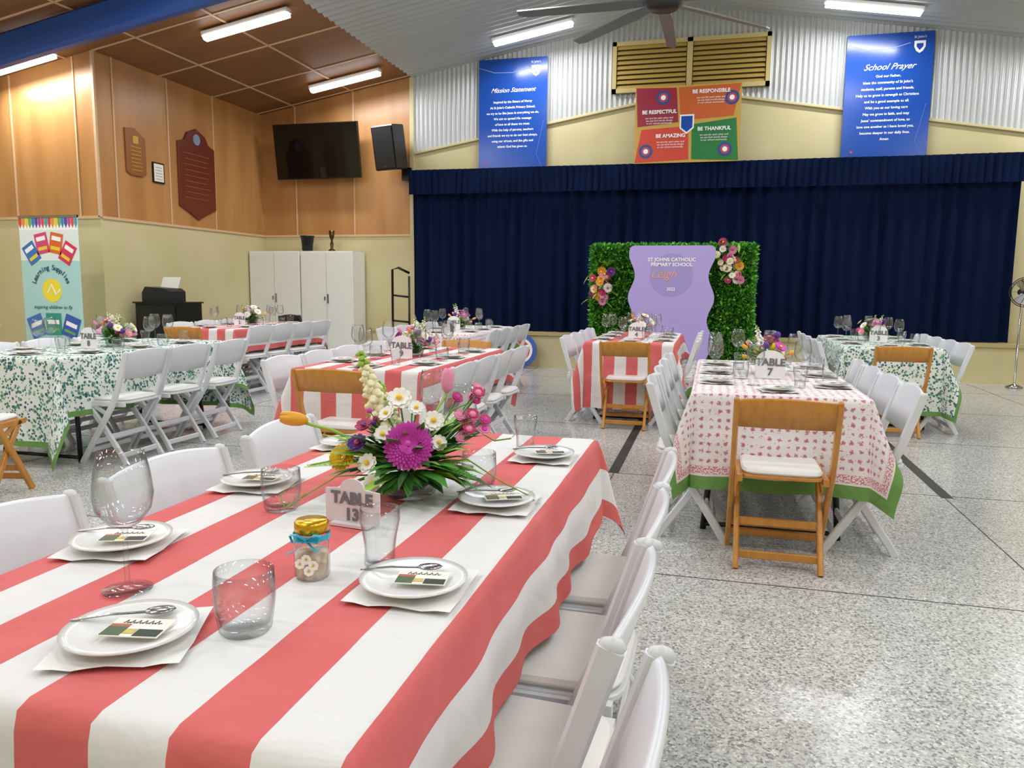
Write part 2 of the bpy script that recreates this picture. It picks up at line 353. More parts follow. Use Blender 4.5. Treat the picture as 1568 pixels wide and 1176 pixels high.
# ---------------- TV, speaker
b=MB(); T=Matrix.Translation((-6.4,11.72,3.43))@Matrix.Rotation(math.radians(8),4,'X')
b.box((-.76,-.02,-.44),(.76,.03,.44),BLACK,T); b.box((-.745,-.023,-.42),(.745,-.02,.425),mat('tv_glass','#050506',.08),T)
b.box((-.2,.03,-.2),(.2,.2,.2),BLACK,T); b.obj('television')
b=MB(); T=Matrix.Translation((-5.05,11.6,3.42))@Matrix.Rotation(math.radians(-18),4,'Z')@Matrix.Rotation(math.radians(10),4,'X')
b.prism([(-.22,-.15),(.22,-.15),(.17,.18),(-.17,.18)],-.34,.34,BLACK,T,.02)
b.box((-.2,-.158,-.31),(.2,-.15,.31),mat('speaker_grille','#161618',.7),T); b.box((-.05,-.16,-.3),(.05,-.157,-.28),STEEL,T)
b.tube([(-5.0,11.7,3.2),(-4.9,11.97,3.05)],.02,BLACK); b.box((-4.98,11.9,2.95),(-4.82,11.94,3.15),BLACK); b.obj('wall_speaker')
# ---------------- honour boards
MA=mat('mahogany','#6a2e1c',.35); GLD=mat('gold_print','#c9a13f',.4,.3)
Wm=Matrix(((0,0,1,XW+.001),(1,0,0,0),(0,1,0,0),(0,0,0,1)))
b=MB(); b.prism([(9.8,3.3),(9.8,2.38),(10.0,2.3),(10.22,2.2),(10.44,2.3),(10.64,2.38),(10.64,3.3),(10.5,3.34),(10.42,3.46),(10.22,3.54),(10.02,3.46),(9.94,3.34)],0,.03,MA,Wm,.008)
disc(b,10.22,3.38,.08,.035,mat('badge_blue2','#8796b8',.4),Wm)
for k in range(9): b.box((XW+.03,9.92+.03*(k%2),3.15-.08*k),(XW+.034,10.5-.03*(k%3),3.16-.08*k),mat('faint_gold','#8a5a32',.4))
b.obj('honour_board')
b=MB(); b.prism([(8.77,3.28),(8.77,2.72),(8.85,2.68),(9.06,2.68),(9.14,2.72),(9.14,3.2),(9.05,3.24),(8.95,3.3)],0,.025,mat('oak_board','#8f5a2c',.4),Wm,.006)
for k in range(7): b.box((XW+.026,8.86,3.05-.05*k),(XW+.029,9.05,3.06-.05*k),GLD)
b.prism([(8.9,3.1),(9.0,3.1),(9.0,3.2),(8.9,3.2)],.025,.03,GLD,Wm); b.obj('honour_shield_plaque')
b=MB(); b.box((XW,9.27,2.64),(XW+.02,9.5,2.92),BLACK); b.box((XW+.02,9.29,2.66),(XW+.022,9.48,2.9),CARD); 
for k in range(5): b.box((XW+.022,9.32,2.85-.04*k),(XW+.023,9.45,2.855-.04*k),DARK)
b.obj('framed_certificate')
# ---------------- cupboards
CAB=mat('cabinet_enamel','#eeeee8',.4)
for x0 in (-7.58,-6.62):
    b=MB(); b.box((x0,11.5,.04),(x0+.94,11.95,1.8),CAB); b.box((x0+.02,11.52,0),(x0+.92,11.93,.04),DARK)
    b.box((x0+.015,11.485,.07),(x0+.465,11.5,1.78),CAB); b.box((x0+.475,11.485,.07),(x0+.925,11.5,1.78),CAB)
    b.box((x0+.49,11.465,.95),(x0+.51,11.485,1.1),STEEL); b.box((x0+.43,11.47,1.0),(x0+.45,11.485,1.06),STEEL)
    b.obj('storage_cupboard')
b=MB(); b.lathe([(0,0),(.08,0),(.11,.24),(.12,.24),(.12,.26),(.1,.26),(.09,.02),(0,.02)],BLACK,20); b.obj('black_bucket',(-6.6,11.7,1.8))
b=MB(); b.lathe([(0,0),(.06,0),(.06,.02),(.02,.05),(.03,.12),(.015,.18),(.04,.24),(.05,.34),(.045,.34),(.03,.25),(0,.22)],mat('bronze','#5a4428',.3,.8),16); b.obj('trophy_cup',(-6.15,11.7,1.8))
# ---------------- cabinet + printer
b=MB(); b.box((-7.45,8.65,.1),(-6.8,9.15,.98),BLACK)
b.box((-7.42,8.64,.55),(-6.83,8.65,.95),mat('cart_panel','#18181a',.3)); b.box((-7.47,8.62,.98),(-6.78,9.17,1.0),BLACK)
for x in (-7.4,-6.86):
    for y in (8.7,9.1): b.lathe([(0,0),(.03,0),(.03,.1),(0,.1)],BLACK,10,(x,y,0))
b.obj('equipment_cabinet')
b=MB(); b.prism([(0,0),(.42,0),(.42,.14),(.36,.18),(.05,.2),(0,.12)],0,.34,mat('printer_shell','#1e1f22',.4),Matrix(((1,0,0,-7.4),(0,0,1,8.72),(0,1,0,1.0),(0,0,0,1))))
b.prism([(-.14,0),(.14,0),(.14,.2),(-.14,.2)],0,.005,PAPER,Matrix.Translation((-7.2,9.0,1.15))@Matrix.Rotation(math.radians(65),4,'X')); b.obj('desktop_printer')
# ---------------- pull-up banner
b=MB(); x0,x1,yy=-8.05,-7.2,7.5
BA=mat('banner_teal','#aedbd6',.5)
b.box((x0,yy,.1),(x1,yy+.004,2.0),BA); b.box((x0-.01,yy-.08,0),(x1+.01,yy+.1,.1),STEEL); b.box((x0,yy-.01,2.0),(x1,yy+.015,2.03),STEEL)
b.tube([((x0+x1)/2,yy+.03,.1),((x0+x1)/2,yy+.03,2.0)],.01,STEEL)
cols=['#d64a3a','#e8963a','#f0d040','#6cb04c','#3a86c8','#5a4aa0','#c04a98','#e05050','#40a8b0']
w=(x1-x0)/18; WP=wallM(yy-.003)
b.box((x0,yy-.002,1.86),(x1,yy,2.0),WT)
for k in range(18):
    b.prism([(x0+w*k+.003,2.0),(x0+w*k+.003,1.93),(x0+w*(k+.5),1.88),(x0+w*(k+1)-.003,1.93),(x0+w*(k+1)-.003,2.0)],0,.002,mat('pencil%d'%(k%9),cols[k%9],.5),WP)
cxb=(x0+x1)/2
b.box((x0,yy-.002,1.5),(x1,yy,1.86),mat('banner_pale','#e6f3ee',.5))
for k,(a,c) in enumerate(((52,'#3a78c0'),(18,'#d84a7a'),(-18,'#e06a34'),(-52,'#d83a5a'))):
    ca=math.radians(a); X=cxb-.33*math.sin(ca); Z=1.38+.34*math.cos(ca)
    T=Matrix.Translation((X,yy-.005,Z))@Matrix.Rotation(-ca*.6,4,'Y')
    b.box((-.09,-.002,-.12),(.09,0,.12),mat('book%d'%k,c,.4),T); b.box((-.065,-.004,.03),(.065,-.002,.08),WT,T); b.box((-.065,-.004,-.08),(.065,-.002,-.04),mat('pencil2',cols[2],.5),T)
for k,(a,c) in enumerate(((20,'#3a78c0'),(0,'#2f9a8a'),(-20,'#3b5fb0'))):
    T=Matrix.Translation((cxb+(k-1)*.25,yy-.005,.72-.03*abs(k-1)+0.03))@Matrix.Rotation(math.radians(-a),4,'Y')
    b.box((-.11,-.002,-.13),(.11,0,.13),mat('bk%d'%k,c,.4),T); b.box((-.08,-.004,.0),(.08,-.002,.05),WT,T); b.box((-.08,-.004,-.08),(.08,-.002,-.05),mat('pencil3',cols[3],.5),T)
disc(b,cxb,1.15,.14,.003,mat('lemon','#f2e23c',.5),wallM(yy)); b.sweep([(cxb-.06,yy-.006,1.12),(cxb,yy-.006,1.22),(cxb+.06,yy-.006,1.1),(cxb+.12,yy-.006,1.16)],.02,.003,WT,side=(0,0,1))
o=b.obj('pull_up_banner'); IK=mat('ink','#244a6a',.5)
for i,ch in enumerate('Learning Supplies'):
    a=math.radians(70-140*i/16); text(ch,(cxb-.26*math.sin(a),yy-.006,1.16+.26*math.cos(a)),.085,IK,o,rot=(pi/2,-a,0),bold=.001)
text('inspiring children to fly',(cxb,yy-.006,.95),.06,IK,o,shear=.3)
# ---------------- fluorescents
TUBE=mat('fluorescent_tube','#ffffff',.3,emit=8,ecol='#ffffff'); BATW=mat('batten_white','#f0f0ee',.4)
def batten(xc,y,w=1.2,power=35):
    zc=cz(xc); s=-SL if xc>RX else SL; ang=-math.atan(s)
    T=Matrix.Translation((xc,y,zc-.06))@Matrix.Rotation(ang,4,'Y')
    b=MB(); b.M=T; b.box((-w/2,-.05,-.03),(w/2,.05,.025),BATW)
    b.prism([(-.06,-.03),(.06,-.03),(.055,-.065),(.03,-.08),(-.03,-.08),(-.055,-.065)],-w/2+.02,w/2-.02,TUBE,Matrix(((0,0,1,0),(1,0,0,0),(0,1,0,0),(0,0,0,1))))
    o=b.obj('fluorescent_light')
    l=bpy.data.lights.new('tube_lamp','AREA'); l.shape='RECTANGLE'; l.size=w; l.size_y=.12; l.energy=power; l.color=(.975,.985,1)
    lo=bpy.data.objects.new('tube_lamp',l); bpy.context.collection.objects.link(lo); lo.parent=o
    lo.matrix_world=T@Matrix.Translation((0,0,-.1))
for yy in (11.2,8.6,6.0,3.4,.8,-1.8):
    for xx in (-5.62,-2.66,1.85,4.8): batten(xx,yy)
for yy in (7.95,5.4,2.6,0): batten(-8.4,yy,1.15)
# ---------------- ceiling fan
b=MB(); hub=Vector((-.66,9.0,4.38)); FB=mat('fan_blade','#808385',.4,.3)
b.lathe([(0,-.08),(.16,-.08),(.22,-.02),(.22,.06),(.12,.1),(.04,.12),(.03,.9),(0,.9)],mat('fan_motor','#3c3e40',.4,.4),24,hub)
for k in range(8):
    b.M=Matrix.Translation(hub)@Matrix.Rotation(2*pi*k/8,4,'Z')@Matrix.Rotation(math.radians(14),4,'X')
    b.prism([(.18,-.05),(.5,-.085),(1.55,-.075),(1.65,-.04),(1.65,.05),(.5,.085),(.18,.05)],-.008,.008,FB)
b.M=Matrix.Identity(4); b.obj('ceiling_fan')
# ---------------- handrail, emblem, fan
b=MB(); b.tube([(-4.9,11.3,0),(-4.9,11.3,1.5),(-4.8,11.3,1.53),(-4.68,11.45,1.45)],.02,BLACK); b.tube([(-4.68,11.45,0),(-4.68,11.45,1.4)],.018,BLACK)
b.box((-4.95,11.25,0),(-4.62,11.55,.02),BLACK)
for z in (.7,1.1): b.tube([(-4.9,11.3,z),(-4.68,11.45,z-.03)],.016,BLACK)
b.obj('stage_handrail')
b=MB(); T=Matrix.Translation((-2.85,11.45,.27))@Matrix.Rotation(math.radians(78),4,'X')
for r,c,z in ((.27,'#2a4f9e',0),(.2,'#e8e6e0',.012),(.16,'#c0392b',.014),(.1,'#e0b040',.016)):
    b.prism([(r*math.cos(2*pi*i/28),r*math.sin(2*pi*i/28)) for i in range(28)],-.01,z+.002,mat('emb'+c,c,.4),T)
b.obj('round_emblem_sign')
b=MB(); fx,fy=3.88,11.3; b.lathe([(0,0),(.1,0),(.1,.02),(.02,.05),(.012,.06),(.012,1.1),(0,1.1)],STEEL,20,(fx,fy,0))
hc=Vector((fx,fy-.08,1.25))
for r in (.17,.19): b.tube([hc+Vector((r*math.cos(2*pi*i/24),-.02-(.21-r)*.2,r*math.sin(2*pi*i/24))) for i in range(25)],.006,DARK,5)
for i in range(10):
    a=2*pi*i/10; b.tube([hc+Vector((.03*math.cos(a),-.05,.03*math.sin(a))),hc+Vector((.19*math.cos(a),-.02,.19*math.sin(a)))],.002,DARK,4)
for i in range(3):
    T=Matrix.Translation(hc)@Matrix.Rotation(2*pi*i/3,4,'Y')@Matrix.Rotation(.4,4,'X'); b.prism([(.03,-.03),(.15,-.06),(.16,.05),(.03,.03)],-.003,.003,STEEL,T@Matrix.Rotation(pi/2,4,'X'))
b.ell((fx,fy+.02,1.25),(.05,.09,.05),DARK); b.obj('pedestal_fan')
# ---------------- chairs
def chair_mesh(name,frame,pad,white):
    b=MB(); w=.21
    for sx in (-1,1):
        x=sx*w
        b.sweep([(x,-.225,.775),(x,-.195,.68),(x,-.15,.54),(x,-.1,.42),(x,.05,.19),(x,.17,0)],.024,.04,frame,side=(1,0,0))
        b.ell((x,-.226,.777),(.0125,.021,.014),frame,8,4)
        x2=sx*(w-.03); b.sweep([(x2,.13,.425),(x2,.0,.25),(x2,-.13,.06),(x2,-.165,0)],.024,.038,frame,side=(1,0,0))
        b.box((sx*(w-.03)-.012,-.17,.405),(sx*(w-.03)+.012,.18,.435),frame)
        b.sweep([(sx*(w-.028),-.04,.34),(sx*(w-.028),.1,.42)],.012,.03,frame,side=(1,0,0))
    for (yy,z,ww) in ((.115,.09,w),(.075,.15,w),(-.125,.06,w-.03),(-.04,.19,w-.03)):
        b.sweep([(-ww,yy,z),(ww,yy,z)],.016,.036,frame)
    o=[]
    for i in range(32):
        a=2*pi*i/32; c,s=math.cos(a),math.sin(a)
        o.append((.178*abs(c)**.35*(1 if c>0 else -1),.19*abs(s)**.35*(1 if s>0 else -1)))
    b.prism(o,.425,.44,frame,None,.003); o2=[(x*.97,y*.97) for x,y in o]; b.prism(o2,.44,.462,pad,None,.009)
    h=.19 if white else .125; nx=14; vs=[];fs=[]; T0=.78
    for i in range(nx+1):
        t=-1+2*i/nx; x=t*w; yc=-.225-.016*(1-t*t); crown=(.02 if white else .012)*(1-t*t)
        zt=T0+crown; zb=T0-h+(.014 if white else 0)*(t*t)
        for (dy,z) in ((-.008,zb),(-.008,(zb+zt)/2),(-.008,zt-.008),(0,zt),(.008,zt-.008),(.008,(zb+zt)/2),(.008,zb)):
            lean=(T0-z)*.32; vs.append((x,yc+dy+lean,z))
    K=7
    for i in range(nx):
        for j in range(K): j2=(j+1)%K; fs.append((i*K+j,i*K+j2,(i+1)*K+j2,(i+1)*K+j))
    fs.append(tuple(range(K))); fs.append(tuple(nx*K+j for j in range(K))[::-1])
    b.add(vs,fs,frame,True)
    return b.mesh(name)
CH_W=chair_mesh('white_folding_chair',WHITE,PAD,True); CH_O=chair_mesh('wooden_folding_chair',WOOD,PAD,False); CH_B=chair_mesh('black_chair',BLACK,BLACK,True)
# ---------------- tablecloth & table
def cloth_mesh(name,W,L,os,oe,mt,seed,top=.752):
    rr=random.Random(seed); st=.02
    nu=int((W+2*os)/st); nv=int((L+2*oe)/st*.9); vs=[];uv=[];fs=[]
    p1,p2,p3=[rr.random()*6 for _ in range(3)]
    def fold(s,off):
        # soft gathered folds: sharper crests, uneven spacing
        a=math.sin(9*s+p1+off+1.3*math.sin(2.3*s+p3)); c=math.sin(21*s+p2+off*2+2*math.sin(3*s))
        return .04*(a if a<0 else a**2*1.3)+.035*c+.03*math.sin(4*s+p3)
    us=[-W/2-os+(W+2*os)*i/nu for i in range(nu+1)]; vv=[-L/2-oe+(L+2*oe)*j/nv for j in range(nv+1)]
    for v in vv:
        for u in us:
            du=max(abs(u)-W/2,0); dv=max(abs(v)-L/2,0); sx=1 if u>0 else -1; sy=1 if v>0 else -1
            x=max(-W/2,min(W/2,u)); y=max(-L/2,min(L/2,v)); z=top
            rho=math.hypot(du,dv)
            if rho>0:
                cx=du/rho; cy=dv/rho
                g=rho*min(1,.35+rho*3.2)
                h=.012*min(1,rho/.02)+ .08*rho + g*(fold(v,sx)*cx*cx+fold(u+5,sy)*cy*cy)+ .30*rho*(2*cx*cy)**2
                h=max(h,.008)
                x+=sx*cx*h; y+=sy*cy*h; z=top-max(0,rho-.006)*(.985-.05*(2*cx*cy)**2)
            else:
                z+=.0012*math.sin(9*u+p1)*math.sin(7*v+p2)
            z=max(z,.012)
            vs.append((x,y,z)); uv.append((u,v))
    for j in range(nv):
        for i in range(nu): a=j*(nu+1)+i; fs.append((a,a+1,a+nu+2,a+nu+1))
    me=bpy.data.meshes.new(name); me.from_pydata(vs,[],fs); me.materials.append(mt)
    ul=me.uv_layers.new(name='UVMap')
    for lp in me.loops: ul.data[lp.index].uv=uv[lp.vertex_index]
    me.polygons.foreach_set('use_smooth',[True]*len(fs)); me.update(); return me
TW,TL=.8,1.8
b=MB(); b.prism([(-TW/2+.005,-TL/2+.005),(TW/2-.005,-TL/2+.005),(TW/2-.005,TL/2-.005),(-TW/2+.005,TL/2-.005)],.705,.748,mat('table_plastic','#d8d6d0',.5),None,.004)
for sy in (-1,1):
    for sx in (-1,1):
        b.tube([(sx*.3,sy*.62,.7),(sx*.3,sy*.66,.35),(sx*.33,sy*.68,0)],.016,BLACK)
    b.tube([(-.3,sy*.66,.35),(.3,sy*.66,.35)],.013,BLACK); b.tube([(-.33,sy*.68,.03),(.33,sy*.68,.03)],.013,BLACK)
    b.tube([(0,sy*.655,.35),(0,sy*.2,.7)],.012,BLACK); b.tube([(-.3,sy*.62,.69),(.3,sy*.62,.69)],.013,BLACK)
TABLE=b.mesh('trestle_table')
# ---------------- tableware
b=MB(); b.lathe([(0,0),(.033,0),(.037,.005),(.042,.04),(.0435,.06),(.0415,.092),(.0398,.092),(.0418,.06),(.0402,.04),(.035,.013),(0,.011)],GLASS,32); TUMB=b.mesh('water_tumbler')
b=MB(); b.lathe([(0,0),(.026,0),(.028,.004),(.027,.03),(.03,.055),(.036,.085),(.035,.105),(.0335,.105),(.0345,.085),(.0285,.055),(.0255,.03),(.025,.009),(0,.008)],GLASS,32); BEER=b.mesh('tall_tumbler')
b=MB(); b.lathe([(0,0),(.038,0),(.038,.0015),(.01,.006),(.004,.012),(.0035,.095),(.006,.102),(.025,.112),(.042,.135),(.046,.16),(.042,.195),(.035,.228),(.034,.228),(.041,.195),(.0448,.16),(.0408,.136),(.024,.115),(0,.108)],GLASS,32); WINE=b.mesh('wine_glass')
b=MB(); b.lathe([(0,.0),(.048,0),(.052,.004),(.076,.01),(.088,.013),(.089,.0155),(.077,.014),(.053,.0075),(0,.0065)],CHINA,40); PLATE=b.mesh('side_plate')
b=MB(); n=8; vs=[];fs=[]
for j in range(n+1):
    for i in range(n+1): u,v=i/n-.5,j/n-.5; vs.append((u*.178,v*.178,.002+.005*abs(math.sin(7*u+3*v))*max(abs(u),abs(v))*2))
for j in range(n):
    for i in range(n): a=j*(n+1)+i; fs.append((a,a+1,a+n+2,a+n+1))
b.add(vs,fs,PAPER,True); NAP=b.mesh('paper_napkin')
b=MB(); b.sweep([(-.07,0,.014),(-.02,0,.017),(.03,0,.015)],.006,.002,STEEL,side=(0,1,0)); b.ell((.046,0,.016),(.022,.014,.004),STEEL,12,6); SPOON=b.mesh('teaspoon')
INK=mat('ink_dark','#24352a',.6)
b=MB(); b.box((-.042,-.028,.0),(.042,.028,.0015),CARD); b.box((-.04,-.026,.0015),(-.012,.0,.0022),mat('photo_green','#3f5a34',.5)); b.box((-.04,.0,.0015),(-.012,.008,.0022),mat('photo_red','#b0562f',.5)); b.box((.006,-.026,.0015),(.04,-.006,.0022),INK); b.box((-.011,-.02,.0015),(.004,-.006,.0022),mat('photo_yellow','#c8b25a',.5))
for i in range(6):
    x=-.026+.009*i; b.sweep([(x,.011,.002),(x+.003,.021,.002),(x+.005,.011,.002),(x+.009,.014,.002)],.0016,.0005,INK)
MENU=b.mesh('thank_you_card')
def frame_for(nrm):
    nrm=Vector(nrm).normalized(); return nrm.to_track_quat('Z','Y').to_matrix().to_4x4()
def daisy(b,c,nrm,R,n,mp,mc,layers=1,cr=.25,cup=.25,rr=random):
    T=Matrix.Translation(c)@frame_for(nrm)
    for l in range(layers):
        r=R*(1-.22*l) if layers<5 else R*(1-.12*l); up=cup+.25*l
        for i in range(n):
            a=2*pi*(i+.5*l+rr.random()*.2)/n; w=r*math.sin(pi/n)*1.05; ca,sa=math.cos(a),math.sin(a)
            def P(rad,lat,z): return T@Vector((rad*ca-lat*sa,rad*sa+lat*ca,z))
            z1=up*r*.5; z2=up*r*.7
            b.add([P(r*.15,-w*.3,.002*l),P(r*.15,w*.3,.002*l),P(r*.65,w,z1),P(r*.65,-w,z1),P(r,0,z2),P(r*.92,w*.6,z2),P(r*.92,-w*.6,z2)],[(0,1,2,3),(3,2,5,4,6)],mp,True)
    b.ell(c+(T.to_3x3()@Vector((0,0,R*.08+.1*R*layers))),(R*cr,R*cr,R*cr*.6),mc,10,5,frame_for(nrm).to_3x3())
def leaf(b,c,d,L,w,mt,curl=.2):
    d=Vector(d).normalized(); sd=d.cross(Vector((0,0,1)));
    if sd.length<.1: sd=Vector((1,0,0))
    sd.normalize(); up=sd.cross(d)
    P=[c, c+d*L*.35+sd*w-up*L*.02, c+d*L*.35+up*L*.03, c+d*L*.35-sd*w-up*L*.02, c+d*L*.75+sd*w*.7-up*L*curl*.4, c+d*L*.75-up*L*curl*.3,c+d*L*.75-sd*w*.7-up*L*curl*.4, c+d*L-up*L*curl]
    b.add(P,[(0,1,2),(0,2,3),(1,4,5,2),(2,5,6,3),(4,7,5),(5,7,6)],mt,True)
def tulip(b,c,d,s,mt,stem=None):
    M=frame_for(d).to_3x3()
    b.ell(c,(s*.42,s*.42,s*.8),mt,12,8,M)
    for i in range(5):
        a=2*pi*i/5; o=M@Vector((s*.2*math.cos(a),s*.2*math.sin(a),s*.15)); b.ell(Vector(c)+o,(s*.24,s*.24,s*.72),mt,8,6,M)
def spire(b,base,top,mt,n=26,s=.012,rr=random):
    base=Vector(base); top=Vector(top); b.tube([base,top],.002,GREEN,5)
    for i in range(n):
        t=(i/n)**.9; p=base.lerp(top,.35+.65*t); a=i*2.4; r=.018*(1-t*.75); k=s*(1.1-.75*t)
        q_=p+Vector((r*math.cos(a),r*math.sin(a),0)); m_=mt if t<.82 else LIME
        b.ell(q_,(k,k,k*.9),m_,7,5)
        b.ell(q_+Vector((math.cos(a),math.sin(a),-.3))*k*.8,(k*.6,k*.6,k*.5),m_,6,4)
SMG=thin_glass('smoked_glass',(.82,.88,.86,1))
def bowl(b,r=.055,h=.06):
    b.lathe([(0,0),(r*.8,0),(r,.01),(r*1.1,h*.6),(r*1.3,h),(r*1.26,h),(r*1.02,h*.6),(r*.9,.012),(0,.01)],SMG,20)
    b.ell((0,0,h*.6),(r*.8,r*.8,h*.36),GREEN2,12,6)
def arrangement(seed,scale=1.0):
    rr=random.Random(seed); b=MB(); bowl(b)
    for i in range(60):
        a=rr.random()*2*pi; e=rr.random()*1.2; L=.07+.08*rr.random(); d=Vector((math.cos(a)*math.cos(e),math.sin(a)*math.cos(e),math.sin(e)))
        leaf(b,Vector((0,0,.05))+d*.04,d,L,.012+.008*rr.random(),rr.choice([GREEN,GREEN2,LIME,GREEN]))
    for i in range(22):
        a=rr.random()*2*pi; e=.15+rr.random()*1.2; d=Vector((math.cos(a)*math.cos(e),math.sin(a)*math.cos(e),math.sin(e))); c=Vector((0,0,.06))+d*(.09+.09*rr.random())
        b.tube([(0,0,.05),c],.002,GREEN,4)
        k=rr.random()
        if k<.45: daisy(b,c,d,.032+.014*rr.random(),14,rr.choice([WHT,PINK,MAG,CREAM]),YEL,2,rr=rr)
        elif k<.75: tulip(b,c,d,.028,rr.choice([PINK,YEL,ROSE,ORG,WHT]))
        else: b.ell(c,(.022,.022,.022),rr.choice([PUR,ROSE,CREAM,PINK]),8,6)
    for i in range(2):
        a=rr.random()*6.28; spire(b,(0,0,.05),(.09*math.cos(a),.09*math.sin(a),.25+.06*rr.random()),rr.choice([CREAM,PINK,WHT]),18,rr=rr)
    return b.mesh('flower_arrangement')
ARR=[arrangement(i+11) for i in range(4)]
SIGNM=mat('sign_white','#eeecee',.4); SINK=mat('sign_ink','#6f6f77',.5)
def sign(loc,rz,num,w=.115,h=.085,mt=SIGNM,flat=False):
    b=MB(); 
    if flat:
        o=[(-w/2,0),(w/2,0),(w/2,h*.8),(w*.22,h*.84)]+[(w*.22*math.cos(a),h*.84+h*.24*math.sin(a)) for a in [pi*i/12 for i in range(1,12)]]+[(-w*.22,h*.84),(-w/2,h*.8)]
    else: o=[(-w/2,0),(w/2,0),(w/2,h*.65)]+[(w/2*math.cos(a),h*.65+h*.45*math.sin(a)) for a in [pi*i/14 for i in range(1,14)]]+[(-w/2,h*.65)]
    b.prism(o,-.002,.002,mt,Matrix(((1,0,0,0),(0,0,-1,0),(0,1,0,.004),(0,0,0,1)))); b.box((-w*.35,-.018,0),(w*.35,.018,.006),mt)
    ob=b.obj('table_number_sign',loc,rz)
    text('TABLE',(0,-.004,h*.64),h*.4,SINK,ob,bold=h*.016); text(num,(0,-.004,h*.25),h*.4,SINK,ob,bold=h*.016)
    return ob
def settings(X,z,pts,detail=True):
    for (lx,ly,r) in pts:
        p=X@Vector((lx,ly,0)); base=X.to_euler().z
        place(NAP,'paper_napkin',(p.x,p.y,z),base+r+random.uniform(-.15,.15)); place(PLATE,'side_plate',(p.x,p.y,z+.007),0)
        place(MENU,'thank_you_card',(p.x+.018*math.cos(base),p.y-.008,z+.023),base+random.uniform(.1,.5))
        if detail: place(SPOON,'teaspoon',(p.x-.03,p.y+.024,z+.009),base+random.uniform(.3,.7))
CLM={}
def table(cx,cy,rz,kind,oe,os=.27,left=4,right=4,near='w',far=None,arr=0,num='5',seed=1,dress=True,dnear=.12,ro=-.01):
    X=Matrix.Translation((cx,cy,0))@Matrix.Rotation(rz,4,'Z')
    place(TABLE,'trestle_table',(cx,cy,0),rz)
    nm={'stripe':'striped_tablecloth','green':'green_floral_tablecloth','pink':'pink_floral_tablecloth'}[kind]
    key=(kind,oe,os)
    if key not in CLM: CLM[key]=cloth_mat(nm,kind,TW,TL,os,oe)
    place(cloth_mesh(nm,TW,TL,os,oe,CLM[key],seed),nm,(cx,cy,0),rz)
    pos={4:(-.69,-.23,.23,.69),3:(-.5,0,.5)}
    for side,n in ((1,right),(-1,left)):
        for k,ly in enumerate(pos.get(n,()) if isinstance(n,int) else n):
            off=ro if side>0 else -.01
            if not dress and side>0 and k==0: off=.08
            p=X@Vector((side*(TW/2+off),ly+random.uniform(-.015,.015),0)); place(CH_W,'white_folding_chair',p,rz+side*pi/2+random.uniform(-.06,.06))
    for e,s in ((near,-1),(far,1)):
        if e:
            p=X@Vector((0,s*(TL/2+dnear),0)); place(CH_O if e=='w' else CH_W,'wooden_folding_chair' if e=='w' else 'white_folding_chair',p,rz+(0 if s<0 else pi))
    if dress:
        z=.754
        settings(X,z,[(s*.29,ly,s*pi/2) for s in (-1,1) for ly in (-.5,0,.5)]+[(0,-.76,0)],False)
        p=X@Vector((0,.05,0)); place(ARR[arr],'flower_arrangement',(p.x,p.y,z),arr)
        p=X@Vector((0,-.2,0)); sign((p.x,p.y,z),rz-.1,num,.16,.14)
        for lx,ly,me in ((-.16,-.27,TUMB),(.16,-.27,WINE),(.17,.25,WINE),(-.15,.26,BEER),(.16,.68,TUMB),(-.1,-.55,WINE),(-.15,.7,WINE),(.12,-.58,BEER),(-.3,-.25,WINE),(.3,.24,TUMB),(.0,.4,BEER),(.05,.62,WINE),(-.3,.26,WINE),(.31,-.25,TUMB)):
            p=X@Vector((lx,ly,0)); place(me,me.name.split('.')[0],(p.x,p.y,z))
# foreground table 13
cx,cy=-.76,1.585
table(cx,cy,0,'stripe',.28,.27,left=(-.42,.1,.66),right=(-.82,-.4,.02,.46),near=None,seed=2,dress=False,ro=.035)
Z=.754; I=Matrix.Identity(4)
settings(I,Z,[(-.767,.85,.5),(-1.065,1.17,.1),(-1.075,1.635,0),(-.457,1.13,.1),(-.46,1.64,.1),(-.457,2.14,0),(-1.07,2.12,0)])
for nm,me,x,y in (('water_tumbler',TUMB,-.632,.92),('tall_tumbler',BEER,-.556,1.216),('wine_glass',WINE,-.904,1.0),('water_tumbler',TUMB,-.908,1.47),('water_tumbler',TUMB,-.54,1.765),('tall_tumbler',BEER,-.54,2.25),('wine_glass',WINE,-.657,1.97),('wine_glass',WINE,-.86,2.3)):
    place(me,nm,(x,y,Z))
sign((-.705,1.41,Z),-.12,'13',.13,.088,mt=mat('sign_lilac','#ddd5da',.4),flat=True)
b=MB(); JG=thin_glass('jar_glass',(.95,.97,.965,1),(.7,.75,.75,1)); JF=mat('jar_sweets','#b89a7a',.6,noise=(60,(1,1,1),'#ecdccc'))
b.lathe([(0,0),(.027,0),(.03,.005),(.03,.062),(.026,.072),(.025,.08)],JG,24); b.lathe([(0,.003),(.0275,.003),(.0275,.045),(0,.047)],JF,20)
b.lathe([(0,.1),(.026,.1),(.029,.096),(.029,.08),(.025,.078)],mat('gold_lid','#d6a92c',.25,.8),28)
RB=mat('aqua_ribbon','#2fb0d0',.4)
b.lathe([(.031,.068),(.0315,.073),(.031,.078)],RB,24)
for s in (-1,1):
    b.sweep([(0,-.03,.073),(s*.014,-.036,.084),(s*.026,-.034,.082),(s*.022,-.034,.07),(0,-.031,.072)],.008,.001,RB,side=(0,1,0))
    b.sweep([(0,-.031,.072),(s*.02,-.036,.055),(s*.035,-.03,.06+.012*s)],.007,.001,RB,side=(0,1,0))
for dx,dz in ((0,.04),(.012,.03),(-.011,.032),(.004,.02)): daisy(b,Vector((dx,-.0305,dz)),(0,-1,0),.009,7,WHT,ORG)
b.obj('favour_jar',(-.645,1.135,Z),.2)
b=MB(); bowl(b,.062,.06); rr=random.Random(4)
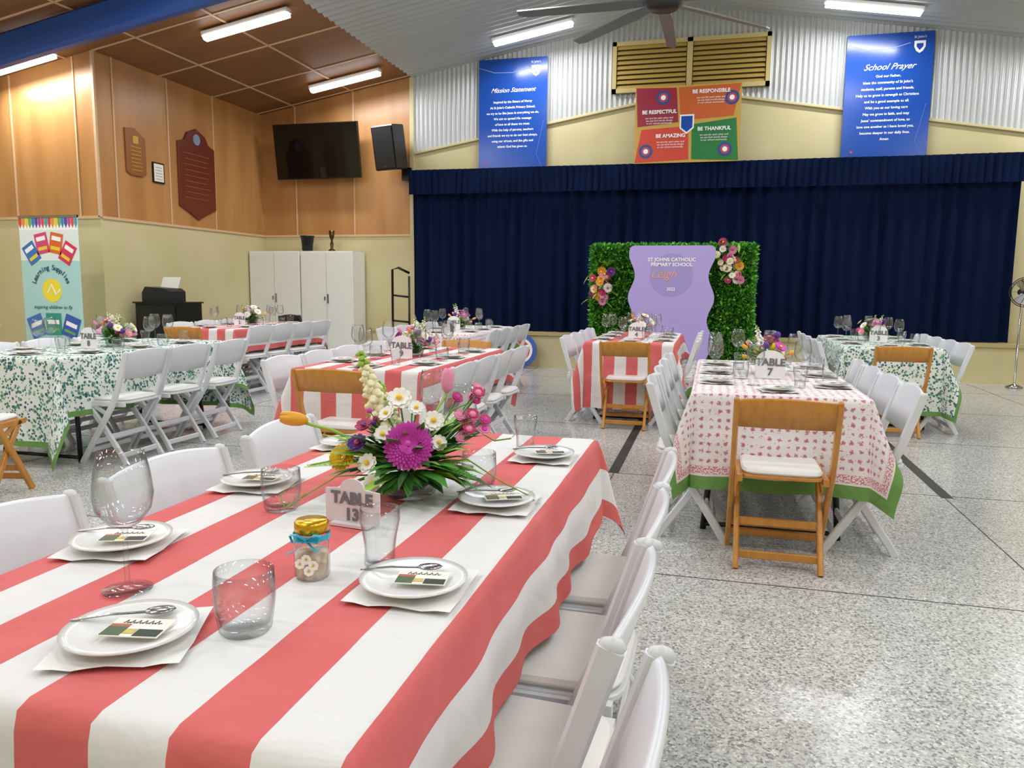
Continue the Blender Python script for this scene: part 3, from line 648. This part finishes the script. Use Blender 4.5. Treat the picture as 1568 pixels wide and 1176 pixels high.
for i in range(150):
    a=rr.random()*2*pi; e=rr.random()*1.0-.1; L=.07+.09*rr.random(); d=Vector((math.cos(a)*math.cos(e),math.sin(a)*math.cos(e)*.7,math.sin(e)))
    leaf(b,Vector((0,0,.065))+d*.05,d,L,.009+.012*rr.random(),rr.choice([GREEN,GREEN2,GREEN2,GREEN,LIME]))
def stem(c): b.tube([(0,0,.05),Vector(c)*.6+Vector((0,0,.03)),c],.0022,GREEN,5)
V=Vector
daisy(b,V((.01,-.09,.138)),(.1,-.9,.35),.058,28,MAG,MAG,6,.12,.1,rr)
for c,nn,r in (((-.085,-.08,.095),(-.2,-.8,.5),.024),((-.02,-.02,.235),(0,-.7,.6),.03),((.06,-.03,.185),(.2,-.8,.5),.026),((-.05,-.07,.16),(-.1,-.8,.4),.022),((-.07,-.1,.055),(-.2,-.9,.2),.022),((.0,.05,.2),(0,.2,1),.024),((-.045,-.05,.205),(-.4,-.6,.6),.021),((.02,-.03,.215),(.2,-.7,.6),.02),((.075,-.06,.14),(.3,-.8,.4),.02)):
    stem(c); daisy(b,V(c),nn,r,10,WHT,YEL,2,.26,.2,rr)
stem((-.147,-.03,.1)); daisy(b,V((-.147,-.05,.1)),(-.3,-.8,.5),.034,18,YEL,YEL,5,.2,.3,rr)
daisy(b,V((-.11,-.06,.135)),(-.2,-.7,.7),.024,9,PUR,ROSE,3,.3,.5,rr); daisy(b,V((-.1,-.03,.17)),(-.2,-.5,.7),.022,9,ROSE,PUR,3,.3,.5,rr)
for k in range(10):
    c=V((-.09+.05*rr.random(),-.04+.04*rr.random(),.15+.06*rr.random())); b.ell(c,(.007,.007,.007),rr.choice([PUR,ROSE,MAG]),6,4); b.tube([(0,0,.07),c],.001,GREEN2,4)
for bs,tp,n,s in (((-.02,0,.05),(-.115,0,.345),40,.017),((-.01,0,.05),(-.075,.03,.27),28,.015),((-.0,0,.05),(-.05,-.01,.24),18,.012)):
    spire(b,bs,tp,CREAM,n,s,rr)
b.tube([(-.02,0,.07),(-.1,-.01,.12),(-.18,-.02,.16),(-.24,-.02,.175)],.004,LIME,6); tulip(b,V((-.265,-.02,.185)),(-1,-.1,.15),.04,ORG); leaf(b,V((-.05,-.02,.1)),(-1,-.1,.45),.17,.014,LIME,.1); leaf(b,V((-.04,-.04,.1)),(-1,-.3,.2),.18,.012,LIME,.1)
b.tube([(.02,0,.07),(.05,0,.18),(.09,0,.25)],.003,LIME,6); tulip(b,V((.09,0,.275)),(.1,0,1),.036,PINK)
for k in range(22):
    c=V((.11+.07*rr.random(),-.03+.06*rr.random(),.14+.12*rr.random())); b.ell(c,(.009,.009,.009),rr.choice([ROSE,PINK,PINK,MAG]),7,5); b.tube([(.03,0,.07),c],.0015,GREEN,4)
    daisy(b,c,(rr.uniform(0,.6),-.6,.6),.016,7,rr.choice([PINK,PINK,ROSE]),ROSE,2,.2,.4,rr)
for k in range(12):
    t=k/11; base=V((-.09-.13*t,-.06,.09-.01*t)); 
    for s in (-1,1): leaf(b,base,(-.5,s*.8,.3),.05*(1-t*.6),.006,LIME)
b.tube([(-.02,-.02,.07),(-.15,-.06,.1),(-.22,-.06,.085)],.002,LIME,5)
for k in range(12):
    t=k/11; base=V((.05+.1*t,-.08-.03*t,.09-.02*t)); 
    for s in (-1,1): leaf(b,base,(.6,s*.7,.3),.045*(1-t*.5),.007,GREEN)
for pts in ([(.03,-.02,.08),(.14,-.05,.1),(.22,-.06,.05),(.28,-.06,.02),(.3,-.05,.0)],[(-.04,-.04,.06),(-.15,-.1,.07),(-.22,-.14,.03),(-.25,-.16,.01),(-.27,-.13,.03)],[(.03,0,.09),(.15,.02,.16),(.2,.02,.13),(.24,.0,.14)],[(.02,0,.1),(.1,.05,.2),(.17,.05,.23)]):
    b.tube(pts,.002,mat('twig','#8a9a45',.6),5)
    for p in pts[2:]: leaf(b,V(p),(.4,-.2,.5),.025,.006,LIME)
for k in range(22):
    a=-.9+1.6*rr.random(); d=V((math.cos(a),-abs(math.sin(a)),.0+.4*rr.random())); leaf(b,V((.05,-.04,.065)),d,.1,.012,rr.choice([GREEN,LIME,GREEN2]),.3)
for k in range(14):
    d=V((rr.uniform(-.8,.8),-1,rr.uniform(-.35,.2))); leaf(b,V((0,-.05,.07)),d,.08,.012,rr.choice([GREEN,GREEN2]),.25)
b.obj('flower_centrepiece',(-.68,1.66,Z),.25)
# other tables
table(.33,4.7,0,'pink',.48,num='7',left=4,right=4,arr=0,seed=5,dnear=.17)
table(-2.04,5.05,0,'stripe',.45,num='9',left=4,right=4,far='w',arr=1,seed=6)
table(-.72,7.9,0,'stripe',.62,num='4',arr=2,seed=7)
table(1.57,8.25,0,'green',.6,num='3',arr=3,seed=8)
table(-2.85,8.5,0,'pink',.5,num='6',arr=0,seed=9,near=None)
table(-4.57,5.0,0,'green',.62,.42,num='8',arr=1,seed=10,near=None,right=(-.5,.0,.5),left=3,ro=.13)
table(-5.5,8.3,0,'stripe',.64,num='2',arr=2,seed=12,left=3)
table(-8.3,5.9,0,'stripe',.5,num='1',arr=3,seed=13)
place(CH_O,'wooden_folding_chair',(-4.13,3.45,0),.25)
for x,y,r in ((-6.4,9.9,-1.4),(-5.95,10.3,-1.8),(-6.6,10.4,-1.2)): place(CH_B,'black_chair',(x,y,0),r)
# ---------------- hedge wall
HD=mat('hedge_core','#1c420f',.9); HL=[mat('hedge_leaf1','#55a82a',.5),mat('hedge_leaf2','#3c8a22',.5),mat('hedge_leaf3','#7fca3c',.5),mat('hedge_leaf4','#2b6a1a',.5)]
b=MB(); hx0,hx1,hy,hz=-1.58,.5,10.3,1.82
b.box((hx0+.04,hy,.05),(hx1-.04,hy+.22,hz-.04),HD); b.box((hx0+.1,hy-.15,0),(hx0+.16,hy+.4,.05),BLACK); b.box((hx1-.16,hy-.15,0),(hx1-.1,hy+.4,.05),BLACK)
rr=random.Random(21)
def hleaf(p,n_):
    d=(Vector(n_)+Vector((rr.uniform(-1,1),rr.uniform(-1,1),rr.uniform(-.6,1)))).normalized(); L=rr.uniform(.035,.075); w=L*.22
    sd=d.cross(Vector((rr.uniform(-1,1),rr.uniform(-1,1),rr.uniform(-1,1)))).normalized()
    b.add([p,p+d*L*.5+sd*w,p+d*L,p+d*L*.5-sd*w],[(0,1,2,3)],rr.choice(HL))
for i in range(15000): hleaf(Vector((rr.uniform(hx0,hx1),hy-rr.uniform(0,.05),rr.uniform(.05,hz-.02))),(0,-1,.2))
for i in range(2500): hleaf(Vector((rr.uniform(hx0,hx1),hy+rr.uniform(-.03,.22),hz-rr.uniform(.02,.05))),(0,0,1))
for s,x in ((-1,hx0),(1,hx1)):
    for i in range(1800): hleaf(Vector((x+s*rr.uniform(-.04,.0),hy+rr.uniform(-.03,.22),rr.uniform(.05,hz-.02))),(s,0,.1))
b.obj('hedge_backdrop')
for cx0,cz0,sp,sd_,nn in ((.19,1.6,(.12,.24),3,26),(-1.42,1.28,(.15,.22),4,24)):
    r2=random.Random(sd_); b=MB()
    for i in range(nn):
        u=r2.gauss(0,.5); v=r2.uniform(-1,1); x=cx0+sp[0]*u*(1-.4*abs(v))+(-.1*v*(1 if cx0>0 else -1))*0.6; z=cz0+sp[1]*v
        c=Vector((x,hy-.1-.05*r2.random(),z)); nr=(r2.uniform(-.5,.5),-1,r2.uniform(-.3,.5)); b.tube([c,(x,hy-.02,z)],.004,GREEN,4)
        daisy(b,c,nr,.04+.03*r2.random(),12,r2.choice([PINK,WHT,ROSE,CREAM,PINK,ORG,PUR]),r2.choice([YEL,ROSE]),3,.25,.3,r2)
    for i in range(44):
        leaf(b,Vector((cx0+r2.gauss(0,.09),hy-.1,cz0+r2.uniform(-1,1)*sp[1]*1.2)),(r2.uniform(-1,1),-.3,r2.uniform(-1,1)),.14,.02,r2.choice([LIME,GREEN]))
    b.obj('flower_spray')
# ---------------- lilac board
LIL=mat('lilac_board','#b3a3df',.45)
pts=[]; X0,X1,Z0,Z1=-1.02,-.02,.0,1.79; yb=10.02; amp=.04; N_=90
def wx(z): 
    d=Z1-z; return amp*math.cos(2*pi*(d-.1)/.56)
for i in range(N_+1):
    z=Z0+(Z1-.07-Z0)*i/N_; pts.append((X1+wx(z),z))
pts+=[(X1+amp-.01,Z1-.03),(X1+amp-.04,Z1-.005),(X1+amp-.08,Z1),(X0-amp+.08,Z1),(X0-amp+.04,Z1-.005),(X0-amp+.01,Z1-.03)]
for i in range(N_,-1,-1):
    z=Z0+(Z1-.07-Z0)*i/N_; pts.append((X0-wx(z),z))
b=MB(); b.prism(pts,0,.02,LIL,wallM(yb))
b.prism([(-.52+.27*math.cos(2*pi*i/40),1.42+.27*math.sin(2*pi*i/40)) for i in range(40)],.02,.022,mat('lilac_disc','#a497d2',.45),wallM(yb))
b.box((-.8,yb,0),(-.76,yb+.2,.04),LIL); b.box((-.3,yb,0),(-.26,yb+.2,.04),LIL)
o=b.obj('welcome_sign_board')
text('ST JOHNS CATHOLIC\nPRIMARY SCHOOL',(-.52,yb-.025,1.58),.062,WT,o,bold=.0015); text('Leigh',(-.62,yb-.025,1.43),.15,mat('rose_gold','#e0a898',.4),o,shear=.4,bold=.001); text('2022',(-.52,yb-.025,1.24),.055,WT,o,bold=.001)
# ---------------- camera
psi=math.radians(14.55); th=math.radians(7.25); r=math.radians(0.6)
F=Vector((-math.sin(psi)*math.cos(th),math.cos(psi)*math.cos(th),-math.sin(th)))
R=Vector((math.cos(psi),math.sin(psi),0)); U=R.cross(F)
R2=R*math.cos(r)+U*math.sin(r); U2=U*math.cos(r)-R*math.sin(r)
cam=bpy.data.cameras.new('camera'); cam.sensor_width=36; cam.lens=36*1170/1568; cam.clip_start=.05; cam.clip_end=100
co=bpy.data.objects.new('camera',cam); bpy.context.collection.objects.link(co)
M=Matrix((R2,U2,-F)).transposed().to_4x4(); M.translation=Vector((0,0,1.25)); co.matrix_world=M
bpy.context.scene.camera=co
w=bpy.data.worlds.new('world'); bpy.context.scene.world=w; w.use_nodes=True; w.node_tree.nodes['Background'].inputs[0].default_value=(.8,.85,.9,1); w.node_tree.nodes['Background'].inputs[1].default_value=.3
bpy.context.scene.view_settings.view_transform='Standard'
bpy.context.scene.view_settings.exposure=0
